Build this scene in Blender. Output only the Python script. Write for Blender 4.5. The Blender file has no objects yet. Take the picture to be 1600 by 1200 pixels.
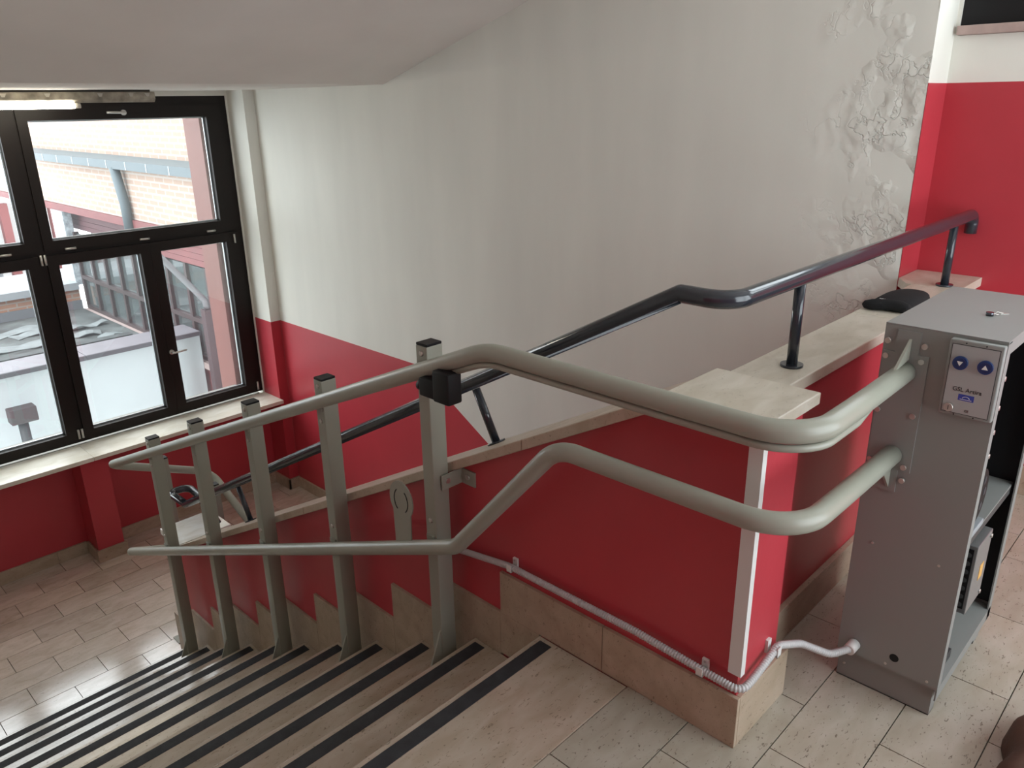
import bpy, bmesh, math, random
from mathutils import Vector, Matrix
random.seed(7)
S = bpy.context.scene
COL = S.collection

# ------------------------------------------------------------------ camera
cam_d = bpy.data.cameras.new('camera'); cam = bpy.data.objects.new('camera', cam_d); COL.objects.link(cam)
CX, CY, CZ = -1.4699, -0.6824, 1.5303
YAW, PIT, ROL, FPX = -0.7979, 0.3464, -0.0162, 1224.09
_f = Vector((-math.sin(YAW)*math.cos(PIT), math.cos(YAW)*math.cos(PIT), -math.sin(PIT)))
_r = Vector((math.cos(YAW), math.sin(YAW), 0)); _u = _r.cross(_f)
_r2 = _r*math.cos(ROL) + _u*math.sin(ROL); _u2 = _u*math.cos(ROL) - _r*math.sin(ROL)
M = Matrix.Identity(4)
for i in range(3):
    M[i][0] = _r2[i]; M[i][1] = _u2[i]; M[i][2] = -_f[i]
M[0][3], M[1][3], M[2][3] = CX, CY, CZ
cam.matrix_world = M
cam_d.sensor_fit = 'HORIZONTAL'; cam_d.sensor_width = 36.0; cam_d.lens = FPX/1600*36
cam_d.clip_start = 0.02; cam_d.clip_end = 200
S.camera = cam

# ------------------------------------------------------------------ world, exposure
W = bpy.data.worlds.new('overcast_sky'); S.world = W; W.use_nodes = True
bg = W.node_tree.nodes['Background']; bg.inputs[0].default_value = (0.88, 0.96, 1.0, 1); bg.inputs[1].default_value = 2.2
S.view_settings.view_transform = 'Standard'; S.view_settings.look = 'None'
S.view_settings.gamma = 1; S.view_settings.use_curve_mapping = False
S.view_settings.exposure = 1.55

def portal(name, loc, rot, sx, sy):
    l = bpy.data.lights.new(name, 'AREA'); l.shape = 'RECTANGLE'; l.size = sx; l.size_y = sy
    l.cycles.is_portal = True
    o = bpy.data.objects.new(name, l); COL.objects.link(o); o.location = loc; o.rotation_euler = rot
    return o
portal('daylight_portal', (-0.1, 5.66, 0.37), (-math.pi/2, 0, 0), 3.5, 2.4)
portal('daylight_portal', (.75, -1.96, 1.45), (math.pi/2, 0, 0), 2.4, 2.2)

# ------------------------------------------------------------------ materials
MATS = {}
def mat(name, col, rough=0.5, metal=0.0, spec=0.5, noise=0.0, nscale=8.0, bump=0.0, bscale=60.0, coat=0.0):
    if name in MATS: return MATS[name]
    m = bpy.data.materials.new(name); m.use_nodes = True
    nt = m.node_tree; b = nt.nodes['Principled BSDF']
    b.inputs['Base Color'].default_value = (*col, 1); b.inputs['Roughness'].default_value = rough
    b.inputs['Metallic'].default_value = metal; b.inputs['Specular IOR Level'].default_value = spec
    b.inputs['Coat Weight'].default_value = coat
    if noise or bump:
        g = nt.nodes.new('ShaderNodeNewGeometry')
    if noise:
        n = nt.nodes.new('ShaderNodeTexNoise'); n.inputs['Scale'].default_value = nscale; n.inputs['Detail'].default_value = 4
        nt.links.new(g.outputs['Position'], n.inputs['Vector'])
        r = nt.nodes.new('ShaderNodeMapRange'); r.inputs[1].default_value = .3; r.inputs[2].default_value = .7
        r.inputs[3].default_value = 1-noise; r.inputs[4].default_value = 1+noise
        nt.links.new(n.outputs['Fac'], r.inputs[0])
        mx = nt.nodes.new('ShaderNodeMix'); mx.data_type = 'RGBA'; mx.blend_type = 'MULTIPLY'; mx.inputs[0].default_value = 1
        mx.inputs[6].default_value = (*col, 1); nt.links.new(r.outputs[0], mx.inputs[7])
        nt.links.new(mx.outputs[2], b.inputs['Base Color'])
    if bump:
        n2 = nt.nodes.new('ShaderNodeTexNoise'); n2.inputs['Scale'].default_value = bscale; n2.inputs['Detail'].default_value = 3
        nt.links.new(g.outputs['Position'], n2.inputs['Vector'])
        bp = nt.nodes.new('ShaderNodeBump'); bp.inputs['Strength'].default_value = bump; bp.inputs['Distance'].default_value = .01
        nt.links.new(n2.outputs['Fac'], bp.inputs['Height']); nt.links.new(bp.outputs[0], b.inputs['Normal'])
    MATS[name] = m
    return m

def travertine(name, col, pit=0.6, rough=0.35, var=0.10):
    m = mat(name, col, rough); nt = m.node_tree; b = nt.nodes['Principled BSDF']
    g = nt.nodes.new('ShaderNodeNewGeometry'); oi = nt.nodes.new('ShaderNodeObjectInfo')
    mp = nt.nodes.new('ShaderNodeMapping'); mp.inputs['Scale'].default_value = (1, 2.4, 2.0)
    nt.links.new(g.outputs['Position'], mp.inputs[0])
    n = nt.nodes.new('ShaderNodeTexNoise'); n.inputs['Scale'].default_value = 7; n.inputs['Detail'].default_value = 6; n.inputs['Distortion'].default_value = .6
    nt.links.new(mp.outputs[0], n.inputs['Vector'])
    cr = nt.nodes.new('ShaderNodeValToRGB'); cr.color_ramp.elements[0].position = .3; cr.color_ramp.elements[1].position = .72
    cr.color_ramp.elements[0].color = (col[0]*.86, col[1]*.83, col[2]*.78, 1)
    cr.color_ramp.elements[1].color = (min(1, col[0]*1.10), min(1, col[1]*1.10), min(1, col[2]*1.12), 1)
    nt.links.new(n.outputs['Fac'], cr.inputs[0])
    # pits
    p = nt.nodes.new('ShaderNodeTexNoise'); p.inputs['Scale'].default_value = 55; p.inputs['Detail'].default_value = 2; p.inputs['Distortion'].default_value = 1.2
    nt.links.new(mp.outputs[0], p.inputs['Vector'])
    pr = nt.nodes.new('ShaderNodeMapRange'); pr.inputs[1].default_value = .64; pr.inputs[2].default_value = .70
    pr.inputs[3].default_value = 0; pr.inputs[4].default_value = pit
    nt.links.new(p.outputs['Fac'], pr.inputs[0])
    mx = nt.nodes.new('ShaderNodeMix'); mx.data_type = 'RGBA'; mx.inputs[7].default_value = (col[0]*.28, col[1]*.24, col[2]*.2, 1)
    nt.links.new(pr.outputs[0], mx.inputs[0]); nt.links.new(cr.outputs[0], mx.inputs[6])
    vr = nt.nodes.new('ShaderNodeMapRange'); vr.inputs[3].default_value = 1-var; vr.inputs[4].default_value = 1+var
    nt.links.new(oi.outputs['Random'], vr.inputs[0])
    m2 = nt.nodes.new('ShaderNodeMix'); m2.data_type = 'RGBA'; m2.blend_type = 'MULTIPLY'; m2.inputs[0].default_value = 1
    nt.links.new(mx.outputs[2], m2.inputs[6]); nt.links.new(vr.outputs[0], m2.inputs[7])
    nt.links.new(m2.outputs[2], b.inputs['Base Color'])
    return m

XW_LIM = 1.795
def plaster_wall(name, col):
    """white paint; flaking relief near the near corner of the stairwell wall (Y 0.35 - 0.75)"""
    m = mat(name, col, .75); nt = m.node_tree; b = nt.nodes['Principled BSDF']
    g = nt.nodes.new('ShaderNodeNewGeometry'); sx = nt.nodes.new('ShaderNodeSeparateXYZ'); nt.links.new(g.outputs['Position'], sx.inputs[0])
    n = nt.nodes.new('ShaderNodeTexNoise'); n.inputs['Scale'].default_value = 2.2; n.inputs['Detail'].default_value = 5
    mp = nt.nodes.new('ShaderNodeMapping'); mp.inputs['Scale'].default_value = (1, 1.6, .35); nt.links.new(g.outputs['Position'], mp.inputs[0])
    nt.links.new(mp.outputs[0], n.inputs['Vector'])
    r = nt.nodes.new('ShaderNodeMapRange'); r.inputs[1].default_value = .3; r.inputs[2].default_value = .7; r.inputs[3].default_value = .95; r.inputs[4].default_value = 1.04
    nt.links.new(n.outputs['Fac'], r.inputs[0])
    mx = nt.nodes.new('ShaderNodeMix'); mx.data_type = 'RGBA'; mx.blend_type = 'MULTIPLY'; mx.inputs[0].default_value = 1
    mx.inputs[6].default_value = (*col, 1); nt.links.new(r.outputs[0], mx.inputs[7]); nt.links.new(mx.outputs[2], b.inputs['Base Color'])
    v = nt.nodes.new('ShaderNodeTexVoronoi'); v.feature = 'DISTANCE_TO_EDGE'; v.inputs['Scale'].default_value = 6
    n3 = nt.nodes.new('ShaderNodeTexNoise'); n3.inputs['Scale'].default_value = 14; n3.inputs['Detail'].default_value = 5
    nt.links.new(g.outputs['Position'], n3.inputs['Vector'])
    ad = nt.nodes.new('ShaderNodeMix'); ad.data_type = 'RGBA'; ad.inputs[0].default_value = .35
    nt.links.new(g.outputs['Position'], ad.inputs[6]); nt.links.new(n3.outputs['Color'], ad.inputs[7]); nt.links.new(ad.outputs[2], v.inputs['Vector'])
    vr = nt.nodes.new('ShaderNodeMapRange'); vr.inputs[1].default_value = 0; vr.inputs[2].default_value = .05; nt.links.new(v.outputs['Distance'], vr.inputs[0])
    msk = nt.nodes.new('ShaderNodeMapRange'); msk.inputs[1].default_value = .85; msk.inputs[2].default_value = .42; msk.inputs[3].default_value = 0; msk.inputs[4].default_value = 1
    nt.links.new(sx.outputs['Y'], msk.inputs[0])
    n4 = nt.nodes.new('ShaderNodeTexNoise'); n4.inputs['Scale'].default_value = 4.5; n4.inputs['Detail'].default_value = 3; nt.links.new(g.outputs['Position'], n4.inputs['Vector'])
    n5 = nt.nodes.new('ShaderNodeMapRange'); n5.inputs[1].default_value = .47; n5.inputs[2].default_value = .62; nt.links.new(n4.outputs['Fac'], n5.inputs[0])
    mm = nt.nodes.new('ShaderNodeMath'); mm.operation = 'MULTIPLY'; nt.links.new(msk.outputs[0], mm.inputs[0]); nt.links.new(n5.outputs[0], mm.inputs[1])
    lx = nt.nodes.new('ShaderNodeMath'); lx.operation = 'LESS_THAN'; lx.inputs[1].default_value = XW_LIM; nt.links.new(sx.outputs['X'], lx.inputs[0])
    mm0 = mm; mm = nt.nodes.new('ShaderNodeMath'); mm.operation = 'MULTIPLY'; nt.links.new(mm0.outputs[0], mm.inputs[0]); nt.links.new(lx.outputs[0], mm.inputs[1])
    h = nt.nodes.new('ShaderNodeMath'); h.operation = 'MULTIPLY'; nt.links.new(n3.outputs['Fac'], h.inputs[0]); nt.links.new(mm.outputs[0], h.inputs[1])
    h2 = nt.nodes.new('ShaderNodeMath'); h2.operation = 'MULTIPLY'; nt.links.new(vr.outputs[0], h2.inputs[0]); nt.links.new(mm.outputs[0], h2.inputs[1])
    h3 = nt.nodes.new('ShaderNodeMath'); h3.operation = 'ADD'; nt.links.new(h.outputs[0], h3.inputs[0])
    h4 = nt.nodes.new('ShaderNodeMath'); h4.operation = 'MULTIPLY'; h4.inputs[1].default_value = .35; nt.links.new(h2.outputs[0], h4.inputs[0]); nt.links.new(h4.outputs[0], h3.inputs[1])
    bp = nt.nodes.new('ShaderNodeBump'); bp.inputs['Strength'].default_value = .75; bp.inputs['Distance'].default_value = .02
    nt.links.new(h3.outputs[0], bp.inputs['Height']); nt.links.new(bp.outputs[0], b.inputs['Normal'])
    return m

def brick_mat(name, c1, c2, mortar, scale, axis='X'):
    m = mat(name, c1, .9); nt = m.node_tree; b = nt.nodes['Principled BSDF']
    g = nt.nodes.new('ShaderNodeNewGeometry'); s = nt.nodes.new('ShaderNodeSeparateXYZ'); nt.links.new(g.outputs['Position'], s.inputs[0])
    c = nt.nodes.new('ShaderNodeCombineXYZ'); nt.links.new(s.outputs['Y' if axis == 'X' else 'X'], c.inputs[0]); nt.links.new(s.outputs['Z'], c.inputs[1])
    t = nt.nodes.new('ShaderNodeTexBrick'); t.inputs['Scale'].default_value = scale
    t.inputs['Color1'].default_value = (*c1, 1); t.inputs['Color2'].default_value = (*c2, 1); t.inputs['Mortar'].default_value = (*mortar, 1)
    t.inputs['Mortar Size'].default_value = .012; t.inputs['Brick Width'].default_value = .25; t.inputs['Row Height'].default_value = .07
    nt.links.new(c.outputs[0], t.inputs['Vector']); nt.links.new(t.outputs['Color'], b.inputs['Base Color'])
    return m

def glass_mat(name, refl=.07, tint=(1, 1, 1), haze=0.0):
    m = bpy.data.materials.new(name); m.use_nodes = True; nt = m.node_tree
    for n in list(nt.nodes):
        if n.type == 'BSDF_PRINCIPLED': nt.nodes.remove(n)
    out = [n for n in nt.nodes if n.type == 'OUTPUT_MATERIAL'][0]
    t = nt.nodes.new('ShaderNodeBsdfTransparent'); t.inputs[0].default_value = (*tint, 1)
    gl = nt.nodes.new('ShaderNodeBsdfGlossy'); gl.inputs['Roughness'].default_value = .02
    if haze:
        tr = nt.nodes.new('ShaderNodeBsdfTranslucent'); tr.inputs[0].default_value = (.92, .96, 1, 1); mh = nt.nodes.new('ShaderNodeMixShader'); mh.inputs[0].default_value = haze
        nt.links.new(t.outputs[0], mh.inputs[1]); nt.links.new(tr.outputs[0], mh.inputs[2]); t = mh
    mx = nt.nodes.new('ShaderNodeMixShader'); mx.inputs[0].default_value = refl
    nt.links.new(t.outputs[0], mx.inputs[1]); nt.links.new(gl.outputs[0], mx.inputs[2]); nt.links.new(mx.outputs[0], out.inputs[0])
    MATS[name] = m
    return m

def emit_mat(name, col, strength):
    m = mat(name, col, .4); b = m.node_tree.nodes['Principled BSDF']
    b.inputs['Emission Color'].default_value = (*col, 1); b.inputs['Emission Strength'].default_value = strength
    return m

WHITE = plaster_wall('white_plaster', (.745, .735, .672))
CEIL = mat('ceiling_paint', (.74, .70, .65), .8, noise=.05, nscale=1.5, bump=.06, bscale=30)
RED = mat('red_paint', (.47, .042, .058), .36, noise=.06, nscale=2.5, bump=.03, bscale=40)
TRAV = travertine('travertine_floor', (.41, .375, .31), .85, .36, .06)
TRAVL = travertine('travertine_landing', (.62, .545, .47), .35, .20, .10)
TRAVS = travertine('travertine_step', (.46, .39, .31), .6, .24, .04)
TRAVK = travertine('travertine_skirting', (.43, .345, .26), .6, .45, .06)
TRAVD = travertine('travertine_sloped_coping', (.50, .405, .32), .5, .4, .05)
TRAVC = travertine('travertine_coping', (.60, .55, .465), .25, .35, .04)
for _m in (TRAVL, TRAVS):
    _b = _m.node_tree.nodes['Principled BSDF']; _b.inputs['Coat Weight'].default_value = .9; _b.inputs['Coat Roughness'].default_value = .16; _b.inputs['Coat IOR'].default_value = 1.65
GROUT = mat('grout', (.16, .14, .115), .9)
STRIP = mat('black_grit_strip', (.022, .023, .026), .75, noise=.35, nscale=25, bump=.25, bscale=500)
LIFT = mat('lift_grey_green_paint', (.325, .33, .275), .33, spec=.5)
LIFTP = mat('lift_post_paint', (.30, .305, .255), .38)
CABM = mat('cabinet_grey_paint', (.235, .243, .232), .42, bump=.02, bscale=700)
STEEL = mat('bolt_steel', (.52, .48, .45), .28, .75)
BLACKP = mat('black_plastic', (.006, .006, .007), .5, spec=.3)
NAVY = mat('anthracite_gloss_paint', (.026, .031, .041), .16, coat=.25)
FRAME = mat('dark_brown_frame', (.011, .0075, .006), .5, spec=.25)
SPACER = mat('glazing_spacer', (.45, .50, .52), .3, .6)
ALU = mat('hinge_aluminium', (.55, .54, .51), .35, .7)
GLASS = glass_mat('window_glass', .06, haze=.013)
SILL = travertine('sill_stone', (.74, .715, .63), .12, .3, .03)
CONDUIT = mat('grey_conduit', (.50, .50, .50), .45)
WHITEP = mat('white_plastic', (.72, .72, .70), .4)

# ------------------------------------------------------------------ geometry helpers
LOC = {}
def place(o, parent):
    if parent is not None:
        o.parent = parent
        o.matrix_parent_inverse = Matrix.Translation(LOC[parent.name]).inverted()
def meshobj(name, verts, faces, m, parent=None, smooth=False, label=None, fix=True):
    lo = [min(v[i] for v in verts) for i in range(3)]; hi = [max(v[i] for v in verts) for i in range(3)]
    c = Vector([(lo[i]+hi[i])/2 for i in range(3)])
    me = bpy.data.meshes.new(name); me.from_pydata([tuple(Vector(v)-c) for v in verts], [], faces); me.update()
    if fix:
        bm = bmesh.new(); bm.from_mesh(me); bmesh.ops.recalc_face_normals(bm, faces=bm.faces); bm.to_mesh(me); bm.free()
    if smooth:
        for p in me.polygons: p.use_smooth = True
    if m: me.materials.append(m)
    o = bpy.data.objects.new(name, me); COL.objects.link(o); o.location = c; LOC[o.name] = c
    place(o, parent)
    if label: o['label'] = label
    return o
def thing(name, label, cat, loc, group=None):
    o = bpy.data.objects.new(name, None); COL.objects.link(o); o.location = loc; o.empty_display_size = .1
    LOC[o.name] = Vector(loc); o['label'] = label; o['category'] = cat
    if group: o['group'] = group
    return o
def tag(o, label, cat, group=None):
    o['label'] = label; o['category'] = cat
    if group: o['group'] = group
    return o
def struct(o, label=None):
    o['kind'] = 'structure'
    if label: o['label'] = label
    return o
def sempty(name, loc, label=None):
    o = bpy.data.objects.new(name, None); COL.objects.link(o); o.location = loc; o.empty_display_size = .1
    LOC[o.name] = Vector(loc); return struct(o, label)
BF = [(0, 3, 2, 1), (4, 5, 6, 7), (0, 1, 5, 4), (1, 2, 6, 5), (2, 3, 7, 6), (3, 0, 4, 7)]
def box(name, x0, x1, y0, y1, z0, z1, m, parent=None, bev=0.0, seg=2):
    v = [(x0, y0, z0), (x1, y0, z0), (x1, y1, z0), (x0, y1, z0), (x0, y0, z1), (x1, y0, z1), (x1, y1, z1), (x0, y1, z1)]
    o = meshobj(name, v, BF, m, parent)
    if bev: bevel(o, bev, seg)
    return o
def bevel(o, w, seg=2):
    bm = bmesh.new(); bm.from_mesh(o.data)
    bmesh.ops.bevel(bm, geom=bm.edges[:], offset=w, segments=seg, profile=.5, affect='EDGES', clamp_overlap=True)
    bm.to_mesh(o.data); bm.free()
    for p in o.data.polygons: p.use_smooth = seg > 2
def boxes(name, lst, m, parent=None):
    v = []; f = []
    for (x0, x1, y0, y1, z0, z1) in lst:
        k = len(v)
        v += [(x0, y0, z0), (x1, y0, z0), (x1, y1, z0), (x0, y1, z0), (x0, y0, z1), (x1, y0, z1), (x1, y1, z1), (x0, y1, z1)]
        f += [tuple(i+k for i in q) for q in BF]
    return meshobj(name, v, f, m, parent)
def prism(name, poly, axis, a0, a1, m, parent=None, bev=0.0):
    """poly in the two other axes (in XYZ order), extruded along axis"""
    def P(p, a):
        if axis == 'X': return (a, p[0], p[1])
        if axis == 'Y': return (p[0], a, p[1])
        return (p[0], p[1], a)
    n = len(poly)
    v = [P(p, a0) for p in poly] + [P(p, a1) for p in poly]
    f = [tuple(range(n-1, -1, -1)), tuple(range(n, 2*n))] + [(i, (i+1) % n, n+(i+1) % n, n+i) for i in range(n)]
    o = meshobj(name, v, f, m, parent)
    if bev: bevel(o, bev)
    return o
def fillet(pts, rads, seg=10):
    """polyline with rounded corners"""
    P = [Vector(p) for p in pts]; out = [P[0]]
    for i in range(1, len(P)-1):
        r = rads[i-1]; a = (P[i-1]-P[i]); b = (P[i+1]-P[i]); la, lb = a.length, b.length; a.normalize(); b.normalize()
        ang = a.angle(b)
        if r <= 0 or ang > math.pi-.01: out.append(P[i]); continue
        t = min(r/math.tan(ang/2), la*.49 if i > 1 else la*.95, lb*.49 if i < len(P)-2 else lb*.95); rr = t*math.tan(ang/2)
        s, e = P[i]+a*t, P[i]+b*t; c = P[i]+(a+b).normalized()*(rr/math.sin(ang/2))
        vs, ve = s-c, e-c; th = vs.angle(ve)
        for k in range(seg+1):
            u = k/seg
            out.append(c + (vs*math.sin((1-u)*th)+ve*math.sin(u*th))/math.sin(th))
    out.append(P[-1]); return out
def resample(pts, step):
    out = [pts[0]]; acc = 0
    for a, b in zip(pts, pts[1:]):
        d = (b-a).length; n = max(1, int(round(d/step)))
        for k in range(1, n+1): out.append(a.lerp(b, k/n))
    return out
def sweep(name, pts, rad, m, parent=None, sides=16, cap=True):
    """tube along pts; rad number or list"""
    pts = [Vector(p) for p in pts]; n = len(pts); T = []
    for i in range(n):
        t = (pts[min(i+1, n-1)]-pts[max(i-1, 0)]); T.append(t.normalized())
    up = Vector((0, 0, 1)) if abs(T[0].z) < .9 else Vector((1, 0, 0))
    N = (up - T[0]*up.dot(T[0])).normalized(); v = []; f = []
    for i in range(n):
        if i: N = (N - T[i]*N.dot(T[i])).normalized()
        B = T[i].cross(N); r = rad[i] if isinstance(rad, (list, tuple)) else rad
        # stretch at mitres is ignored: corners are sampled finely
        for k in range(sides):
            a = 2*math.pi*k/sides; v.append(pts[i]+N*(r*math.cos(a))+B*(r*math.sin(a)))
    for i in range(n-1):
        for k in range(sides):
            k2 = (k+1) % sides; f.append((i*sides+k, i*sides+k2, (i+1)*sides+k2, (i+1)*sides+k))
    if cap: f += [tuple(range(sides-1, -1, -1)), tuple(range((n-1)*sides, n*sides))]
    o = meshobj(name, v, f, m, parent)
    for p in o.data.polygons: p.use_smooth = len(p.vertices) == 4
    return o
def cyl(name, p0, p1, r, m, parent=None, sides=16, r1=None):
    return sweep(name, [p0, p1], [r, r if r1 is None else r1], m, parent, sides)
def text(name, s, size, origin, m, parent, right=(0, -1, 0), up=(0, 0, 1), align='CENTER', ext=.0004):
    c = bpy.data.curves.new('t', 'FONT'); c.body = s; c.size = size; c.align_x = align; c.extrude = ext
    t = bpy.data.objects.new('t', c); COL.objects.link(t); bpy.context.view_layer.update()
    me = bpy.data.meshes.new_from_object(t.evaluated_get(bpy.context.evaluated_depsgraph_get()))
    R, U = Vector(right), Vector(up); N = R.cross(U); O = Vector(origin)
    vs = [O+R*v.co.x+U*v.co.y+N*v.co.z for v in me.vertices]; fs = [tuple(p.vertices) for p in me.polygons]
    bpy.data.objects.remove(t); bpy.data.curves.remove(c); bpy.data.meshes.remove(me)
    return meshobj(name, vs, fs, m, parent, fix=False)

# ------------------------------------------------------------------ key dimensions
RI, TR, Y0 = 0.16, 0.2917, 0.6498          # riser, tread, first nosing
ZL = -1.76                                  # lower landing level
XL, XW, XN = -1.80, 1.79, 2.0               # left wall, stairwell wall, near right wall
YF, YB = 5.50, -1.9                         # window wall, rear wall
def slope(y): return 1.02-.5405*y           # top of the sloped coping

# ------------------------------------------------------------------ floors and tiles
tile_cache = {}
def tiles(parent, x0, x1, y0, y1, rows, joints, length, z, m, gap=.003, skip=None):
    """rows: list of y boundaries (descending); joints: function row->x offset"""
    for k in range(len(rows)-1):
        ya, yb = min(rows[k], y1), max(rows[k+1], y0)
        if ya-yb < .01: continue
        x = joints(k); x -= math.ceil((x-x0)/length)*length
        while x < x1:
            a, b = max(x, x0), min(x+length, x1); x += length
            if b-a < .01: continue
            if skip and skip(a, b, yb, ya): continue
            w, d = round(b-a-gap, 4), round(ya-yb-gap, 4)
            key = (w, d, m.name)
            if key not in tile_cache:
                o = box('tile', -w/2, w/2, -d/2, d/2, -.012, 0, m, None); tile_cache[key] = o.data
            else:
                o = bpy.data.objects.new('tile', tile_cache[key]); COL.objects.link(o)
            o.location = ((a+b)/2, (ya+yb)/2, z-.006); LOC[o.name] = Vector(o.location)
            place(o, parent)

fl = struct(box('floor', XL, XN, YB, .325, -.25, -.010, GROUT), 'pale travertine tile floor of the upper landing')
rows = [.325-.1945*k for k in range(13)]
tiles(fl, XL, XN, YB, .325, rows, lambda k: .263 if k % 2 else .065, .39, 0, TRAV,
      skip=lambda a, b, c, d: (a > .262 and c > .12))
fl2 = struct(boxes('floor', [(XL, .285, 3.55, 5.75, ZL-.25, ZL-.010), (.285, XW, 3.72, 5.75, ZL-.25, ZL-.010)], GROUT), 'travertine tile floor of the lower landing under the window')
rows = [5.52-.2*k for k in range(11)]
JL = lambda k: -.58 if k % 2 == 0 else -.387
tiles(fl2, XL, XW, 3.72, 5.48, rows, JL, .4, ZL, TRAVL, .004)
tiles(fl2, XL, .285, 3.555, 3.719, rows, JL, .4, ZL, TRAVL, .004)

# ------------------------------------------------------------------ walls and ceiling
wr = struct(box('wall_right', XW, XW+.20, .35, 5.9, -3.7, 3.0, WHITE), 'white stairwell wall with red dado following the lower flight')
prism('red_dado', [(5.235, -3.6), (5.235, -.192), (3.41, -.192), (.40, -1.92), (.40, -3.6)], 'X', XW-.0015, XW+.001, RED, wr)
# corner pier beside the window
wp = box('corner_pier', 1.70, XW+.01, 5.24, 5.9, -1.9, 2.0, WHITE, wr)
boxes('red_dado', [(1.6985, XW, 5.2385, 5.9, -1.9, -.192)], RED, wr)
# near right wall (upper landing)
wn = struct(boxes('wall_right', [(XN, XN+.2, YB-.2, .35, -.3, 1.735), (XN, XN+.2, .337, .35, 1.735, 3.0), (XN, XN+.2, YB-.2, -1.25, 1.735, 3.0),
                                 (XN, XN+.2, -1.25, .337, 2.62, 3.0), (XW+.2, XN+.2, .35, .55, -.3, 3.0)], WHITE), 'upper landing wall, red below and white above')
boxes('red_dado', [(XN-.0015, XN+.001, YB, .35, 0, 1.57), (XW, XN, .3485, .351, .80, 1.57)], RED, wn)
# left wall and rear wall (behind the camera)
wl = struct(box('wall_left', XL-.2, XL, YB-.2, 5.9, -3.7, 3.0, WHITE), 'white wall on the open side of the stairs')
boxes('red_dado', [(XL-.001, XL+.0015, YB, .9, 0, 1.57)], RED, wl)
RX0, RX1, RZ0, RZ1 = -.45, 1.95, .35, 2.55
wb = struct(boxes('wall_back', [(XL-.2, XN+.2, YB-.2, YB, -.3, RZ0), (XL-.2, XN+.2, YB-.2, YB, RZ1, 3.1), (XL-.2, RX0, YB-.2, YB, RZ0, RZ1), (RX1, XN+.2, YB-.2, YB, RZ0, RZ1)], WHITE),
            'rear wall of the upper landing around a tall window')
boxes('red_dado', [(XL, XN, YB-.001, YB+.0015, 0, RZ0), (XL, RX0, YB-.001, YB+.0015, RZ0, 1.57)], RED, wb)
# window wall
wf = struct(boxes('wall_front', [(XL-.2, XW+.1, YF-.02, 5.9, -3.7, -.915), (XL-.2, -1.36, YF-.02, 5.9, -.915, 3.0), (-1.36, 1.70, YF, 5.9, 1.606, 3.0), (1.684, 1.71, YF, 5.9, -.9, 1.606)], WHITE),
            'window wall of the lower landing')
boxes('red_dado', [(XL, 1.70, YF-.0215, YF-.018, -1.9, -.912), (XL, -1.36, YF-.0215, YF-.018, -.912, -.192)], RED, wf)
for xa in (.05, -1.46):
    box('red_pier', xa, xa+.19, 5.25, YF-.018, ZL, -.915, RED, wf)
# ceiling: flat over the landing, sloping up towards the upper landing
cz = lambda y: 1.643+.2945*(3.595-y)
prism('ceiling', [(5.9, 1.643), (3.595, 1.643), (-.55, cz(-.55)), (YB-.2, cz(-.55)), (YB-.2, 3.2), (5.9, 3.2)], 'X', XL-.2, XN+.2, CEIL)
struct(bpy.data.objects['ceiling'], 'white ceiling, flat over the window and sloping up over the stairs')

# ------------------------------------------------------------------ baseboards of the lower landing
bbf = sempty('baseboard_front', (0, 5.46, ZL), 'travertine skirting under the window')
H = .10
xs = [(-1.80, -1.0), (-1.0, -.18), (-.18, .035), (.255, .95), (.95, 1.70)]
for a, b in xs: box('skirting_piece', a+.001, b-.001, 5.462, YF-.018, ZL, ZL+H, TRAVK, bbf, .002)
box('skirting_piece', .033, .257, 5.232, 5.25, ZL, ZL+H, TRAVK, bbf, .002)
box('skirting_piece', .033, .05, 5.25, 5.462, ZL, ZL+H, TRAVK, bbf, .002)
box('skirting_piece', .24, .257, 5.25, 5.462, ZL, ZL+H, TRAVK, bbf, .002)
bbr = sempty('baseboard_right', (XW, 5.0, ZL), 'travertine skirting along the white wall at the landing')
box('skirting_piece', 1.68, 1.6985, 5.222, 5.462, ZL, ZL+H, TRAVK, bbr, .002)
box('skirting_piece', 1.68, XW, 5.222, 5.2385, ZL, ZL+H, TRAVK, bbr, .002)
box('skirting_piece', XW-.018, XW-.0015, 4.45, 5.222, ZL, ZL+H, TRAVK, bbr, .002)
box('skirting_piece', XW-.018, XW-.0015, 3.72, 4.448, ZL, ZL+H, TRAVK, bbr, .002)
bbn = sempty('baseboard_right', (XN, -1, 0), 'travertine skirting of the upper landing wall')
for k in range(2): box('skirting_piece', XN-.018, XN-.0015, .08-.75*(k+1), .08-.75*k-.002, 0, .12, TRAVK, bbn, .002)

# ------------------------------------------------------------------ main flight
st = thing('staircase', 'wide travertine flight with black anti-slip strips going down to the window landing', 'staircase', (-.9, Y0, -.9))
for i in range(11):
    yn = Y0+TR*i; z = -RI*i
    yb = yn-TR-.02 if i else .326
    t = box('tread', XL+.02, -.0005, yb, yn, z-.03, z, TRAVS, st, .0025)
    s = box('anti_slip_strip', XL+.04, -.018, yn-.062, yn-.017, z, z+.0012, STRIP, t)
    box('riser', XL+.02, -.0005, yn-.045, yn-.022, z-RI-.0, z-.030, TRAVS, st)
# body under the steps
poly = [(.33, -.031)]
for i in range(11):
    poly += [(Y0+TR*i-.046, -RI*i-.031), (Y0+TR*i-.046, -RI*(i+1)-.031)]
poly += [(Y0+TR*10-.046, ZL-.2), (.33, ZL-.2)]
prism('stair_core', poly, 'X', XL+.02, -.0006, GROUT, st)
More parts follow.
